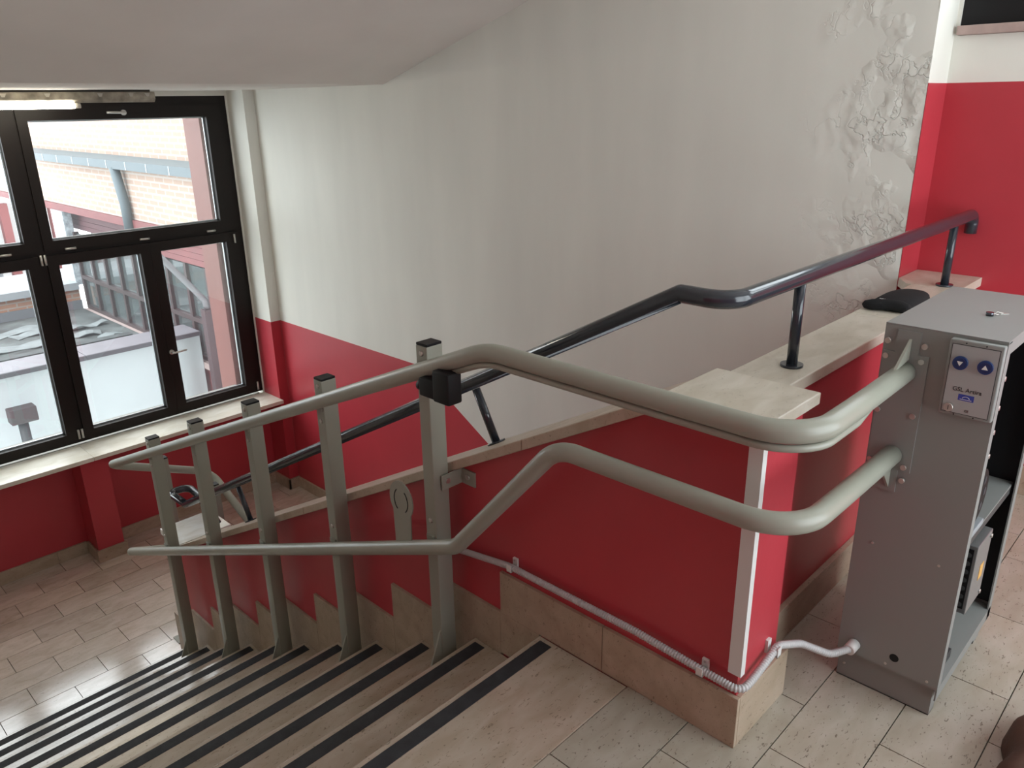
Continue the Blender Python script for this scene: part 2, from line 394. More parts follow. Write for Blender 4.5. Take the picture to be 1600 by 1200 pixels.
# lower flight going down behind the parapet
st2 = thing('staircase', 'lower travertine flight going down behind the red parapet beside the white wall', 'staircase', (1.0, 3.5, -2.4))
for i in range(10):
    yn = 3.72-TR*i; z = ZL-RI*i
    if i: box('tread', .285, XW-.002, yn, yn+TR+.02, z-.03, z, TRAVL, st2, .0025)
    box('riser', .285, XW-.002, yn+.022, yn+.045, z-RI, z-.030, TRAVL, st2)
box('stair_core', .285, XW-.002, .3, 3.74, -3.7, -3.5, GROUT, st2)

# ------------------------------------------------------------------ parapet between the flights
pa = thing('stair_parapet', 'long red parapet wall sloping down beside the main flight, with travertine coping', 'parapet', (.12, 1.8, 0))
prism('parapet_wall', [(.2805, -3.6), (.2805, slope(.2805)-.036), (3.36, slope(3.36)-.036), (3.62, slope(3.37)-.036), (3.62, -3.6)], 'X', .012, .172, RED, pa)
box('end_pillar', .012, .21, .012, .2805, -.25, .840, RED, pa)
# coping: level slab at the top, sloped slabs, level slab at the bottom
box('coping_slab', -.03, .285, .005, .283, .840, .870, TRAVC, pa, .003)
for a, b in ((.285, .70), (.70, 1.95), (1.95, 3.37)):
    a2, b2 = a+.001, b-.001
    prism('coping_slab', [(a2, slope(a2)-.034), (a2, slope(a2)), (b2, slope(b2)), (b2, slope(b2)-.034)], 'X', -.02, .192, TRAVD, pa, .003)
box('coping_slab', -.025, .285, 3.371, 3.635, slope(3.37)-.034, slope(3.37)+.004, travertine('end_stone_painted_reflection', (.82, .82, .80), .05, .10, .02), pa, .003)  # near-white colour stands in for the window's reflection on this slab
# skirting stones
for a, b in ((0.0, .414), (.416, .819)):
    box('skirting_stone', 0, .0125, a, b, 0.0, .150, TRAVK, pa, .0015)
box('skirting_stone', .0130, .27, 0, .0125, 0, .150, TRAVK, pa, .0015)
box('skirting_stone', .2105, .27, .0127, .118, 0, .150, TRAVK, pa, .0015)
for i in range(1, 12):
    a = .8205+TR*(i-1); b = a+TR-.0015; z1 = -RI*i+.158; z0 = -RI*(i+1) if i < 11 else ZL
    if i == 11: b = 3.62
    if b <= a: continue
    box('skirting_stone', 0, .0125, a, b, max(z0, ZL), z1, TRAVK, pa, .0015)
box('skirting_stone', 0, .0125, .655, .8195, -.155, -.0005, TRAVK, pa)
# white L-shaped corner profile
prism('corner_profile', [(0, 0), (.0118, 0), (.0118, .0118), (.0118, .034), (0, .034)], 'Z', .217, .839, WHITEP, pa)
box('corner_profile', .012, .020, 0, .0118, .217, .839, WHITEP, pa)

# ------------------------------------------------------------------ balustrade of the upper landing
ba = thing('landing_balustrade', 'low red wall with travertine coping beside the grey cabinet', 'balustrade', (1.1, .2, 0))
box('balustrade_wall', .2105, XN-.002, .12, .26, -3.6, .815, RED, ba)
box('coping_slab', .2865, 1.15, .105, .272, .8155, .850, TRAVC, ba, .003)
box('coping_slab', 1.152, 1.70, .105, .272, .8155, .850, TRAVC, ba, .003)
prism('coping_slab', [(1.702, .105), (XN-.002, .105), (XN-.002, .3475), (XW+.001, .3475), (XW-.002, .3475), (1.702, .29)], 'Z', .8155, .850, TRAVC, ba, .003)
box('skirting_stone', .2715, 1.1, .1025, .1198, 0, .12, TRAVK, ba, .0015)
box('skirting_stone', 1.102, XN-.02, .1025, .1198, 0, .12, TRAVK, ba, .0015)

# ------------------------------------------------------------------ window in the lower landing
wi = sempty('window_1', (.165, YF, -.86), 'dark brown timber window with tilting upper lights over casements')
FX0, FX1, FZ0, FZ1 = -1.354, 1.684, -.862, 1.605
fy0, fy1 = YF+.005, YF+.085
boxes('outer_frame', [(FX0, FX1, fy0, fy1, FZ1-.075, FZ1), (FX0, FX1, fy0, fy1, FZ0, FZ0+.045), (FX0, FX0+.07, fy0, fy1, FZ0+.045, FZ1-.075), (FX1-.07, FX1, fy0, fy1, FZ0+.045, FZ1-.075),
                      (.130, .200, fy0, fy1, FZ0+.045, .535), (.130, .200, fy0, fy1, .60, FZ1-.075), (FX0+.07, FX1-.07, fy0, fy1, .535, .60)], FRAME, wi)
def sash(x0, x1, z0, z1, gx0, gx1, gz0, gz1, lab=None):
    """sash frame with bevelled inner edge, spacer and pane"""
    ya, yb = YF-.012, YF+.055
    o = boxes('sash', [(x0, gx0, ya, yb, z0, z1), (gx1, x1, ya, yb, z0, z1), (gx0, gx1, ya, yb, z0, gz0), (gx0, gx1, ya, yb, gz1, z1)], FRAME, wi)
    p = box('pane', gx0-.006, gx1+.006, YF+.030, YF+.034, gz0-.006, gz1+.006, GLASS, o)
    w = .011
    boxes('glazing_spacer', [(gx0, gx0+w, YF+.0345, YF+.047, gz0, gz1), (gx1-w, gx1, YF+.0345, YF+.047, gz0, gz1), (gx0, gx1, YF+.0345, YF+.047, gz0, gz0+w), (gx0, gx1, YF+.0345, YF+.047, gz1-w, gz1)], SPACER, o)
    return o
GT0, GT1, GB0, GB1 = .655, 1.455, -.778, .482
su = sash(.190, 1.635, .583, 1.545, .255, 1.505, GT0, GT1)
sm = sash(.190, .9115, -.828, .555, .262, .835, GB0, GB1)
sr = sash(.9125, 1.635, -.828, .555, .990, 1.530, GB0, GB1)
# left-hand unit (mirrored about the mullion)
mi = lambda x: .33-x
sul = sash(mi(1.635), mi(.190), .583, 1.545, mi(1.505), mi(.255), GT0, GT1)
sml = sash(mi(.9115), mi(.190), -.828, .555, mi(.835), mi(.262), GB0, GB1)
srl = sash(mi(1.635), mi(.9125), -.828, .555, mi(1.530), mi(.990), GB0, GB1)
# hinges
for x, z, v in ((.155, .53, 1), (.180, .53, 1), (.150, -.79, 1), (.176, -.79, 1), (1.632, -.80, 1), (1.600, .50, 1), (-.055, .597, 0), (.356, .588, 0), (.881, .588, 0), (1.41, .585, 0)):
    hw = .036
    p0, p1 = ((x, YF-.019, z-hw), (x, YF-.019, z+hw)) if v else ((x-hw, YF-.019, z), (x+hw, YF-.019, z))
    cyl('hinge', p0, p1, .0085, ALU, wi, 10)
def lever(x, z, length, parent):
    h = cyl('handle', (x, YF-.013, z), (x, YF-.028, z), .019, ALU, parent, 18)
    sweep('lever', fillet([(x, YF-.026, z), (x, YF-.062, z), (x+length, YF-.062, z+.004)], [.012], 5), .0078, ALU, h, 10)
lever(.938, -.325, .105, sr)
lever(.885, 1.496, -.13, su)
lever(mi(.885)-.0, 1.496, .13, sul)
# sill stones
wsill = box('window_sill', .135, 1.6985, 5.18, YF+.003, -.912, -.880, SILL, wi, .003)
box('window_sill', XL, .133, 5.18, YF+.003, -.912, -.880, SILL, wi, .003)
box('outer_sill', FX0, FX1, fy1, 5.95, -.955, -.905, mat('outer_sill_stone', (.2, .19, .17), .7), wi)

# small dark window high on the near right wall
w2 = sempty('window_2', (XN, -.45, 1.77), 'black window frame high on the red and white wall')
boxes('frame', [(XN+.01, XN+.09, -1.25, .337, 1.769, 1.90), (XN+.01, XN+.09, -1.25, .337, 2.52, 2.62), (XN+.01, XN+.09, .237, .337, 1.90, 2.52), (XN+.01, XN+.09, -1.25, -1.15, 1.90, 2.52), (XN+.01, XN+.09, -.5, -.4, 1.90, 2.52)], BLACKP, w2)
box('pane', XN+.045, XN+.05, -1.16, .24, 1.89, 2.53, GLASS, w2)
box('window_sill', XN-.03, XN+.12, -1.28, .337, 1.736, 1.768, mat('pink_sill_stone', (.42, .31, .28), .5, noise=.1, nscale=20), w2, .003)
# rear window behind the camera
w3 = sempty('window_3', (1.15, YB, RZ0), 'tall rear window lighting the upper landing')
ry0, ry1 = YB-.12, YB-.05
boxes('frame', [(RX0, RX1, ry0, ry1, RZ0, RZ0+.07), (RX0, RX1, ry0, ry1, RZ1-.07, RZ1), (RX0, RX0+.07, ry0, ry1, RZ0+.07, RZ1-.07), (RX1-.07, RX1, ry0, ry1, RZ0+.07, RZ1-.07), (.72, .78, ry0, ry1, RZ0+.07, RZ1-.07)], FRAME, w3)
box('pane', RX0+.06, .73, YB-.09, YB-.085, RZ0+.06, RZ1-.06, GLASS, w3); box('pane', .77, RX1-.06, YB-.09, YB-.085, RZ0+.06, RZ1-.06, GLASS, w3)

# ------------------------------------------------------------------ dark handrail on the copings
hr = thing('handrail', 'glossy anthracite tube handrail on short posts above the parapet coping', 'handrail', (.125, .17, .85))
R = .0225
path = fillet([(1.972, .17, 1.020), (1.972, .17, 1.092), (.125, .17, 1.092), (.125, .305, 1.092), (.125, 3.575, -.675), (.125, 3.80, -.680), (.245, 3.80, -.685), (.245, 3.66, -.70), (.245, 1.6, -1.80)],
              [.035, .075, .012, .012, .05, .05, .03], 8)
sweep('rail', path, R, NAVY, hr, 18)
for x in (.48, 1.75):
    p = cyl('post', (x, .17, .8505), (x, .17, 1.075), .0145, NAVY, hr, 14)
    cyl('flange', (x, .17, .850), (x, .17, .857), .030, NAVY, p, 20)
nrm = Vector((0, .5405, 1)).normalized(); tng = Vector((0, 1, -.5405)).normalized()
for y in (.945, 2.755):
    b = Vector((.125, y, slope(y)))
    p = sweep('post', [b, b+nrm*.185], .0135, NAVY, hr, 14)
    sweep('flange', [b, b+nrm*.006], .030, NAVY, p, 20)

# ------------------------------------------------------------------ platform-lift rails
lf = thing('stair_lift_rail', 'grey-green double tube rail of a stair lift on five square posts', 'lift rail', (-.1, 1.8, -.8))
TX = -.127; TRD = .0242
UZ, LZ = .922, .722
upath = fillet([(.423, -.130, UZ-.006), (.105, -.140, UZ), (TX, -.140, UZ), (TX, .715, UZ+.002), (TX, 3.95, UZ+.002-.425*(3.95-.715)), (.455, 3.95, -.705), (.455, 1.9, -1.57)], [.0, .215, .30, .10, .12], 14)
sweep('upper_tube', upath, TRD, LIFT, lf, 24)
lpath = fillet([(.423, -.130, LZ-.02), (.105, -.140, LZ-.004), (TX, -.140, LZ), (TX, .475, LZ), (TX, .872, .275), (TX, 3.95, .275-.427*(3.95-.872)), (.455, 3.95, -1.25), (.455, 2.3, -1.95)], [.0, .215, .135, .12, .10, .12], 14)
sweep('lower_tube', lpath, TRD, LIFT, lf, 24)
rp = fillet([(.25, -.137, UZ-.012), (.105, -.146, UZ-.033), (TX-.004, -.146, UZ-.033), (TX-.004, .715, UZ-.031), (TX-.004, .87, UZ-.031-.425*.155)], [.05, .215, .26], 14)
sweep('rack_tube', rp, .0085, LIFT, lf, 10)
def post(x0, y0, zb, zt, bolts, gus=True, w=.06, d=.05):
    p = box('post', x0, x0+w, y0, y0+d, zb+.008, zt, LIFTP, lf, .003, 3)
    box('cap', x0+.001, x0+w-.001, y0+.001, y0+d-.001, zt, zt+.008, BLACKP, p, .0015)
    box('base_plate', x0-.085, x0+w+.012, y0-.02, y0+d+.02, zb, zb+.008, LIFTP, p, .001)
    if gus:
        prism('gusset', [(x0, zb+.008), (x0-.078, zb+.008), (x0-.078, zb+.02), (x0, zb+.21)], 'Y', y0+.006, y0+.012, LIFTP, p)
    for z in bolts:
        cyl('bolt', (x0, y0+d/2, z), (x0-.004, y0+d/2, z), .0095, STEEL, p, 12, .006)
    # faint face plate on the -X side
    return p
UZf = lambda y: UZ+.002-.425*(y-.715)
LZf = lambda y: .275-.427*(y-.872)
PT = [.868, .625, .383, .136, -.120]
for k in range(5):
    y = .994+2*TR*k; yc = y+.025
    zu, zl = UZf(yc), LZf(yc)
    post(-.100, y, -RI*2*(k+1), PT[k], [PT[k]-.022, zu-.075, zl+.085])
    box('rail_clamp', -.1068, -.1, y+.008, y+.042, zu-.034, zu+.02, LIFTP, lf)
    box('rail_clamp', -.1068, -.1, y+.008, y+.042, zl-.02, zl+.034, LIFTP, lf)
post(.115, 3.862, ZL, -.485, [], False)
post(.353, 3.745, ZL, -.715, [], True)
# wall bracket at the first post
br = box('wall_bracket', -.075, .009, .984, .989, .402, .452, LIFTP, lf, .001)
boxes('wall_bracket_flange', [(.006, .0115, .925, .989, .402, .452)], LIFTP, br)
cyl('bolt', (-.052, .984, .430), (-.052, .980, .430), .009, STEEL, br, 12)
cyl('bolt', (.006, .955, .430), (.001, .955, .430), .009, STEEL, br, 12)
# disc-headed plate on the lower tube
pl = []
cyy, czz = 1.128, .340
for k in range(25):
    a = math.radians(-40+260*k/24)
    pl.append((cyy-.058*math.cos(a)*1.0, czz+.066*math.sin(a)))
pl = [(1.088, LZf(1.088)+.02)] + pl + [(1.170, LZf(1.170)+.02)]
tg = prism('marker_plate', pl, 'X', TX-.002, TX+.002, LIFTP, lf)
for sgn in (-1, 1):
    pts = [(TX-.0022, cyy+sgn*.034*math.cos(a), czz-.002+.042*math.sin(a)) for a in [math.radians(-55+110*k/10) for k in range(11)]]
    sweep('slot', pts, .0018, BLACKP, tg, 6)
# limit switch box under the upper tube
sw = box('limit_switch', -.172, -.120, .825, .892, .750, .842, BLACKP, lf, .006, 3)
box('switch_body', -.168, -.124, .892, .955, .752, .806, BLACKP, sw, .005, 3)
cyl('switch_knob', (-.147, .955, .775), (-.147, .974, .775), .016, BLACKP, sw, 14)

# ------------------------------------------------------------------ lift control cabinet
CXa, CXb, CYa, CYb, CZt = .430, .925, -.326, -.070, 1.023
cb = thing('control_cabinet', 'grey metal lift control cabinet with an open side, standing on the tiled landing', 'cabinet', (.68, -.2, 0))
fp = box('front_panel', CXa, CXa+.004, CYa, CYb, .100, CZt-.0005, CABM, cb)
box('panel_flange', CXa+.004, CXa+.03, CYa, CYa+.004, .10, CZt-.004, CABM, cb)
box('top_panel', CXa, CXb, CYa, CYb, CZt, CZt+.003, CABM, cb)
box('panel_flange', CXa+.03, CXb, CYa, CYa+.004, CZt-.03, CZt, CABM, cb)
box('back_panel', CXb-.004, CXb, CYa, CYb, .06, CZt-.0005, CABM, cb)
box('panel_flange', CXb-.035, CXb-.004, CYa, CYa+.004, .06, CZt-.03, CABM, cb)
box('side_panel', CXa+.004, CXb-.004, CYb-.004, CYb, .06, CZt-.0005, CABM, cb)
box('bottom_panel', CXa+.004, CXb-.004, CYa, CYb-.004, .092, .098, CABM, cb)
box('panel_flange', CXa+.004, CXb-.004, CYa, CYa+.004, .062, .092, CABM, cb)
boxes('plinth', [(CXa+.018, CXa+.022, CYa+.012, CYb-.002, 0, .100), (CXa+.022, CXa+.06, CYa+.012, CYa+.016, 0, .092), (CXa+.018, CXa+.06, CYa+.012, CYb-.002, 0, .003)], CABM, cb)
boxes('rear_foot', [(CXb-.085, CXb-.081, CYa+.012, CYb-.002, 0, .092), (CXb-.085, CXb-.03, CYa+.012, CYa+.016, 0, .062)], CABM, cb)
# screws and hole on the front panel
for y, z in ((-.118, .447), (-.276, .447), (-.197, .112), (-.300, .112), (-.089, .043)):
    x = CXa if z > .1 else CXa+.018
    cyl('screw', (x, y, z), (x-.0018, y, z), .0035, STEEL, cb, 10)
cyl('cable_hole', (CXa+.001, -.215, .139), (CXa-.0006, -.215, .139), .0115, BLACKP, cb, 24)
# rail mounting plate (cross shaped outline)
X1 = CXa-.004
mp_ = prism('mounting_plate', [(-.100, 1.014), (-.152, 1.014), (-.152, .960), (-.176, .960), (-.176, .664), (-.149, .664), (-.149, .604), (-.102, .604), (-.102, .664), (-.0735, .664), (-.0735, .960), (-.100, .960)], 'X', X1, CXa, CABM, cb)
for y, z in ((-.081, .984), (-.163, .984), (-.081, .947), (-.161, .947), (-.081, .809), (-.162, .811), (-.161, .676), (-.162, .641), (-.081, .676)):
    cyl('bolt', (X1 if -.175 < y < -.075 and .664 < z < .96 else CXa, y, z), (X1-.004, y, z), .0068, STEEL, mp_, 12)
for (za, zb) in ((.947, .996), (.700, .614)):
    prism('stiffener_rib', [(X1, zb), (X1, za), (X1-.085, za-.008 if zb > za else za+.006)], 'Y', -.1335, -.1275, LIFT, mp_)
# control panel box with print
PX = CXa-.020
cpb = box('control_panel', PX, CXa, -.3255, -.2165, .842, 1.019, CABM, cb, .004, 3)
PRINT = mat('panel_print_black', (.02, .02, .022), .5); BLUE = mat('button_blue', (.012, .045, .16), .3); LOGO = mat('logo_blue', (.03, .05, .30), .5)
box('label_border', PX-.0008, PX+.001, -.3185, -.2225, .849, 1.0095, PRINT, cpb)
box('label_plate', PX-.0014, PX+.001, -.3170, -.2240, .8505, 1.008, mat('label_light_grey', (.36, .36, .355), .5), cpb)
LX = PX-.0014
for y, d in ((-.2455, -1), (-.2955, 1)):
    bt = cyl('push_button', (LX+.001, y, .968), (LX-.006, y, .968), .0155, BLUE, cpb, 28)
    cyl('button_cap', (LX-.006, y, .968), (LX-.0068, y, .968), .0118, mat('button_cap_blue', (.010, .03, .11), .35), bt, 28)
    z = .968; s = .0062
    tri = [(y-s, z-s*.7*d), (y+s, z-s*.7*d), (y, z+s*.95*d)]
    prism('arrow', tri, 'X', LX-.0075, LX-.0066, WHITEP, bt)
text('lettering', 'GSL Artira', .0135, (LX-.0003, -.2685, .9025), PRINT, cpb)
lg = box('logo', LX-.0004, LX+.0004, -.2850, -.2530, .882, .8965, LOGO, cpb)
pts = [(LX-.0006, -.269+.007*math.cos(a), .8875+.0045*math.sin(a)) for a in [math.pi*k/8 for k in range(9)]]
sweep('logo_arc', pts, .0005, WHITEP, lg, 6); box('logo_line', LX-.0006, LX-.0003, -.281, -.257, .8845, .8855, WHITEP, lg)
text('ce_mark', 'CE', .0075, (LX-.0003, -.2745, .8565), PRINT, cpb)
ks = cyl('key_switch', (LX+.001, -.2385, .862), (LX-.008, -.2385, .862), .0095, STEEL, cpb, 24)
box('key_slot', LX-.0084, LX-.0079, -.2392, -.2378, .857, .867, PRINT, ks)
for y in (-.25, -.29):
    for z in (1.0135, .846): cyl('screw', (PX, y, z), (PX-.001, y, z), .0016, BLACKP, cpb, 8)
# inside of the cabinet
box('dark_liner', CXb-.010, CXb-.005, CYa+.006, CYb-.006, .11, 1.0, BLACKP, cb)
sh = box('shelf', CXa+.006, CXb-.006, CYa+.012, CYb-.006, .500, .505, CABM, cb)
box('shelf_lip', CXa+.006, CXb-.006, CYa+.012, CYa+.014, .478, .500, mat('dark_edge', (.05, .05, .05), .5), cb)
box('equipment_panel', CXa+.01, CXb-.01, CYb-.012, CYb-.006, .51, 1.0, BLACKP, cb)
box('equipment_panel', CXa+.01, CXb-.01, CYb-.012, CYb-.006, .11, .49, mat('interior_brown', (.06, .05, .035), .7), cb)
BLU2 = mat('relay_blue', (.02, .10, .42), .4)
for k, z in enumerate((.93, .86, .80, .74)):
    rl = box('relay', CXa+.034, CXa+.060, CYa+.008, CYa+.050, z-.022, z+.022, BLU2, cb, .003)
    cyl('terminal', (CXa+.045, CYa+.008, z), (CXa+.045, CYa+.001, z), .006, STEEL, rl, 10)
fan = cyl('motor_housing', (.53, -.31, .605), (.53, -.12, .605), .075, BLACKP, cb, 24)
for k in range(8):
    a = 2*math.pi*k/8; cyl('vent_hole', (.53+.05*math.cos(a), -.311, .605+.05*math.sin(a)), (.53+.05*math.cos(a), -.3095, .605+.05*math.sin(a)), .011, mat('vent_dark_blue', (.01, .02, .035), .3), fan, 10)
box('motor_bracket', .44, .60, -.318, -.10, .507, .524, mat('bracket_light', (.30, .33, .35), .4), cb, .002)
ps = box('power_supply', .615, .75, -.318, -.16, .225, .430, mat('zinc_case', (.30, .31, .31), .35, .6), cb, .002)
gr = box('vent_grille', .613, .617, -.310, -.17, .24, .42, BLACKP, ps)
for i in range(6):
    for j in range(7): cyl('grille_hole', (.613, -.300+.022*i, .252+.025*j), (.6122, -.300+.022*i, .252+.025*j), .0075, mat('zinc_dark', (.10, .11, .11), .4, .5), gr, 6)
box('warning_label', .68, .715, -.3192, -.318, .30, .345, mat('orange_label', (.65, .36, .10), .6), ps)
for z in (.415, .24): cyl('screw', (.735, -.318, z), (.735, -.322, z), .006, STEEL, ps, 10)
for k in range(5):
    z0 = .20+.012*k
    pts = fillet([(.50+.012*k, -.25, .40), (.52+.006*k, -.29+.01*k, .28), (.48+.02*k, -.285, .17+.01*k), (.58+.01*k, -.26, .115)], [.05, .05], 6)
    sweep('cable', pts, .0045, BLACKP, cb, 8)
for k in range(3):
    pts = fillet([(.455, -.27, .10+.0*k), (.462+.01*k, -.30, .15+.02*k), (.50, -.295, .20-.02*k), (.53, -.28, .105)], [.03, .03], 6)
    sweep('cable', pts, .004, mat('cable_grey', (.25, .22, .2), .5) if k else BLACKP, cb, 8)
tc = box('terminal_block', .455, .59, -.31, -.28, .10, .128, mat('terminal_dark', (.03, .035, .035), .5), cb, .002)

# small keys lying on the cabinet
ky = thing('key_bunch', 'small steel key on a short chain lying on top of the grey cabinet', 'keys', (.66, -.245, CZt+.003))
zt = CZt+.003
cyl('key_head', (.645, -.233, zt), (.645, -.233, zt+.009), .0085, mat('dark_steel', (.12, .13, .15), .2, .9), ky, 18)
for k in range(3):
    c = Vector((.654+.008*k, -.239-.006*k, zt+.0045)); d = Vector((.8, -.6, 0)); n = Vector((0, 0, 1)) if k % 2 else Vector((.6, .8, .0))
    pts = [c+d*(.0055*math.cos(a))+n*(.0032*math.sin(a)) for a in [2*math.pi*q/14 for q in range(15)]]
    sweep('chain_link', pts, .0012, STEEL, ky, 6)
prism('key_blade', [(.672, -.250), (.690, -.264), (.693, -.260), (.676, -.245)], 'Z', zt, zt+.002, STEEL, ky)

# ------------------------------------------------------------------ flexible conduit along the skirting
co = thing('flexible_conduit', 'light grey corrugated conduit running along the skirting to the cabinet', 'conduit', (-.01, .3, .2))
cx = -.0115
cp = fillet([(cx, 1.12, .120), (cx, .985, .163), (cx, .765, .200), (cx, .30, .204), (cx, .10, .193), (cx, -.0115, .1885), (.05, -.0115, .195), (.170, -.0125, .221), (.255, -.035, .190), (.335, -.085, .135), (.405, -.112, .128), (.428, -.114, .131)],
            [.1, .15, .3, .2, .028, .06, .04, .08, .08, .03], 8)
def uniform(pts, step):
    L = [0]
    for a, b in zip(pts, pts[1:]): L.append(L[-1]+(b-a).length)
    n = int(L[-1]/step); out = []; k = 0
    for i in range(n+1):
        d = L[-1]*i/n
        while k < len(L)-2 and L[k+1] < d: k += 1
        out.append(pts[k].lerp(pts[k+1], (d-L[k])/max(1e-9, L[k+1]-L[k])))
    return out
cp = uniform(cp, .0019); rad = [.0094+.0013*math.cos(2*math.pi*k/4) for k in range(len(cp))]
sweep('corrugated_tube', cp, rad, CONDUIT, co, 12)
cyl('connector', (.396, -.111, .1275), (.4295, -.114, .131), .0155, WHITEP, co, 18)
for y, z in ((.755, .201), (.098, .193)):
    c = boxes('clip', [(-.024, .0115, y-.009, y+.009, z-.013, z-.0105), (-.024, -.0215, y-.009, y+.009, z-.013, z+.012), (.004, .0118, y-.009, y+.009, z-.0105, z+.022)], WHITEP, co)
    cyl('screw', (.004, y, z+.016), (.001, y, z+.016), .003, STEEL, c, 8)
boxes('clip', [(.146, .164, -.024, .0115, .200, .2025), (.146, .164, -.024, -.0215, .200, .227), (.146, .164, .004, .0118, .2025, .238)], WHITEP, co)

# ------------------------------------------------------------------ black knitted cap on the coping
hat = thing('knit_cap', 'black knitted cap with white embroidery lying flat on the stone coping', 'hat', (1.38, .19, .85))
KN = mat('black_knit', (.006, .006, .007), .95, bump=.4, bscale=400)
def pillow(name, fx, nx, ny, m, parent):
    v = []; f = []
    for top in (1, 0):
        for i in range(nx+1):
            for j in range(ny+1): v.append(fx(i/nx, j/ny, top))
    o = (nx+1)*(ny+1); g = lambda i, j, t: (0 if t else o)+i*(ny+1)+j
    for i in range(nx):
        for j in range(ny):
            f.append((g(i, j, 1), g(i+1, j, 1), g(i+1, j+1, 1), g(i, j+1, 1))); f.append((g(i, j, 0), g(i, j+1, 0), g(i+1, j+1, 0), g(i+1, j, 0)))
    for i in range(nx):
        f.append((g(i, 0, 0), g(i+1, 0, 0), g(i+1, 0, 1), g(i, 0, 1))); f.append((g(i, ny, 1), g(i+1, ny, 1), g(i+1, ny, 0), g(i, ny, 0)))
    for j in range(ny):
        f.append((g(0, j, 1), g(0, j+1, 1), g(0, j+1, 0), g(0, j, 0))); f.append((g(nx, j, 0), g(nx, j+1, 0), g(nx, j+1, 1), g(nx, j, 1)))
    return meshobj(name, v, f, m, parent, smooth=True)
def crown(u, w, top):
    x = 1.235+.27*u; hw = .074*(1-.55*max(0, u-.45)**2/.3); y = .192+(w-.5)*2*hw-.012*u
    e = max(0, 1-(2*abs(w-.5))**3)*max(0, 1-(abs(2*u-1))**6)
    return (x, y, .8502+(.004+(.026+.012*math.sin(3.1*u))*e**.5 if top else 0))
pillow('crown', crown, 24, 16, KN, hat)
bp_ = [Vector((1.222+.010*math.sin(5*t), .118+.150*t, .869+.004*math.sin(4*t))) for t in [k/20 for k in range(21)]]
br_ = [.0185*min(1, (.35+3.2*min(t, 1-t)))**.5 for t in [k/20 for k in range(21)]]
br_[0] *= .35; br_[-1] *= .35
rb = sweep('rolled_brim', bp_, br_, KN, hat, 16)
for q in range(5):
    pts = [Vector((1.232+.004*math.sin(t*9+q), .222-.015*q-.012*t, .8885-.0006*q)) for t in [k/8 for k in range(9)]]
    sweep('embroidery', pts, .0011+.0005*(q % 2), WHITEP, rb, 6)

# ------------------------------------------------------------------ ceiling light near the window
lt = thing('ceiling_light', 'dirty fluorescent batten lamp with a glowing tube under the ceiling by the window', 'lamp', (.1, 5.2, 1.64))
DIRTY = mat('dirty_lamp_housing', (.30, .27, .22), .6, noise=.45, nscale=14)
box('mounting_plate', -.72, .965, 5.16, 5.24, 1.628, 1.643, mat('lamp_dark_edge', (.07, .06, .05), .7), lt)
hs = prism('housing', [(5.13, 1.630), (5.13, 1.584), (5.15, 1.563), (5.25, 1.563), (5.27, 1.584), (5.27, 1.630)], 'X', -.75, .985, DIRTY, lt, .004)
for x in (.30, .62, .82, .93, .05):
    prism('clip', [(x-.018, 1.622), (x+.018, 1.622), (x+.008, 1.600), (x-.008, 1.600)], 'Y', 5.125, 5.130, mat('clip_pale', (.5, .47, .42), .5), hs)
TUBE = emit_mat('glowing_tube', (1.0, .94, .78), 11.0)
tb = cyl('tube', (-.74, 5.150, 1.546), (.455, 5.150, 1.546), .0175, TUBE, lt, 18)
cyl('lamp_holder', (.455, 5.150, 1.546), (.492, 5.150, 1.546), .0165, mat('holder_pale', (.6, .57, .5), .5), lt, 14)
cyl('lamp_holder', (-.765, 5.150, 1.546), (-.74, 5.150, 1.546), .0165, mat('holder_pale', (.6, .57, .5), .5), lt, 14)

# ------------------------------------------------------------------ unidentified brown blob, made-up soft shape at the right edge of the floor
bgm = mat('blob_brown', (.10, .052, .035), .7, noise=.25, nscale=9, bump=.3, bscale=30)
def blobf(u, w, top):
    a = (u-.5)*2; b = (w-.5)*2; e = max(0, 1-abs(a)**3)*max(0, 1-abs(b)**3)
    return (.43+.20*a*(1-.12*b*b), -.580+.090*b*(1-.15*a*a)+.012*math.sin(6*a), .001+((.01+.10*e**.45) if top else 0))
brown_blob = pillow('brown_blob', blobf, 16, 14, bgm, None); tag(brown_blob, 'unidentified brown rounded blob at the lower right corner of the picture', 'brown_blob')

# ------------------------------------------------------------------ outside, seen through the window
PALE = mat('white_render_painted_shade', (.33, .36, .365), .9, noise=.03, nscale=2)  # white render, colour darkened to stand in for the courtyard's shade
lw = thing('courtyard_wall', 'white rendered courtyard wall with a grey coping outside the window', 'wall', (.6, 8.3, -4))
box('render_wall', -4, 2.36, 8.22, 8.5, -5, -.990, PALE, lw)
CG = mat('grey_coping_metal', (.15, .14, .155), .6, noise=.1, nscale=5)
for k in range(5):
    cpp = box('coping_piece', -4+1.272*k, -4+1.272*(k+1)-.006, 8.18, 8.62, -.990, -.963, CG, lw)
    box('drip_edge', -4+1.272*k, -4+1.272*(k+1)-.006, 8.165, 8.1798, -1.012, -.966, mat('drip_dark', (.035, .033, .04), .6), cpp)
rf = thing('flat_roof', 'weathered grey flat roof with torn felt behind the white courtyard wall', 'roof', (.3, 10.3, -1.4))
RFM = mat('roof_felt', (.055, .062, .06), .85, noise=.7, nscale=2.6, bump=.4, bscale=9)
box('roof_deck', -5, 2.36, 8.5, 12.25, -1.7, -1.36, RFM, rf)
box('roof_kerb', -5, 2.2, 9.9, 10.05, -1.36, -1.29, mat('kerb_dark', (.045, .05, .05), .8, noise=.3, nscale=6), rf)
SHEET = mat('torn_felt_pale', (.13, .145, .145), .7, noise=.25, nscale=6)
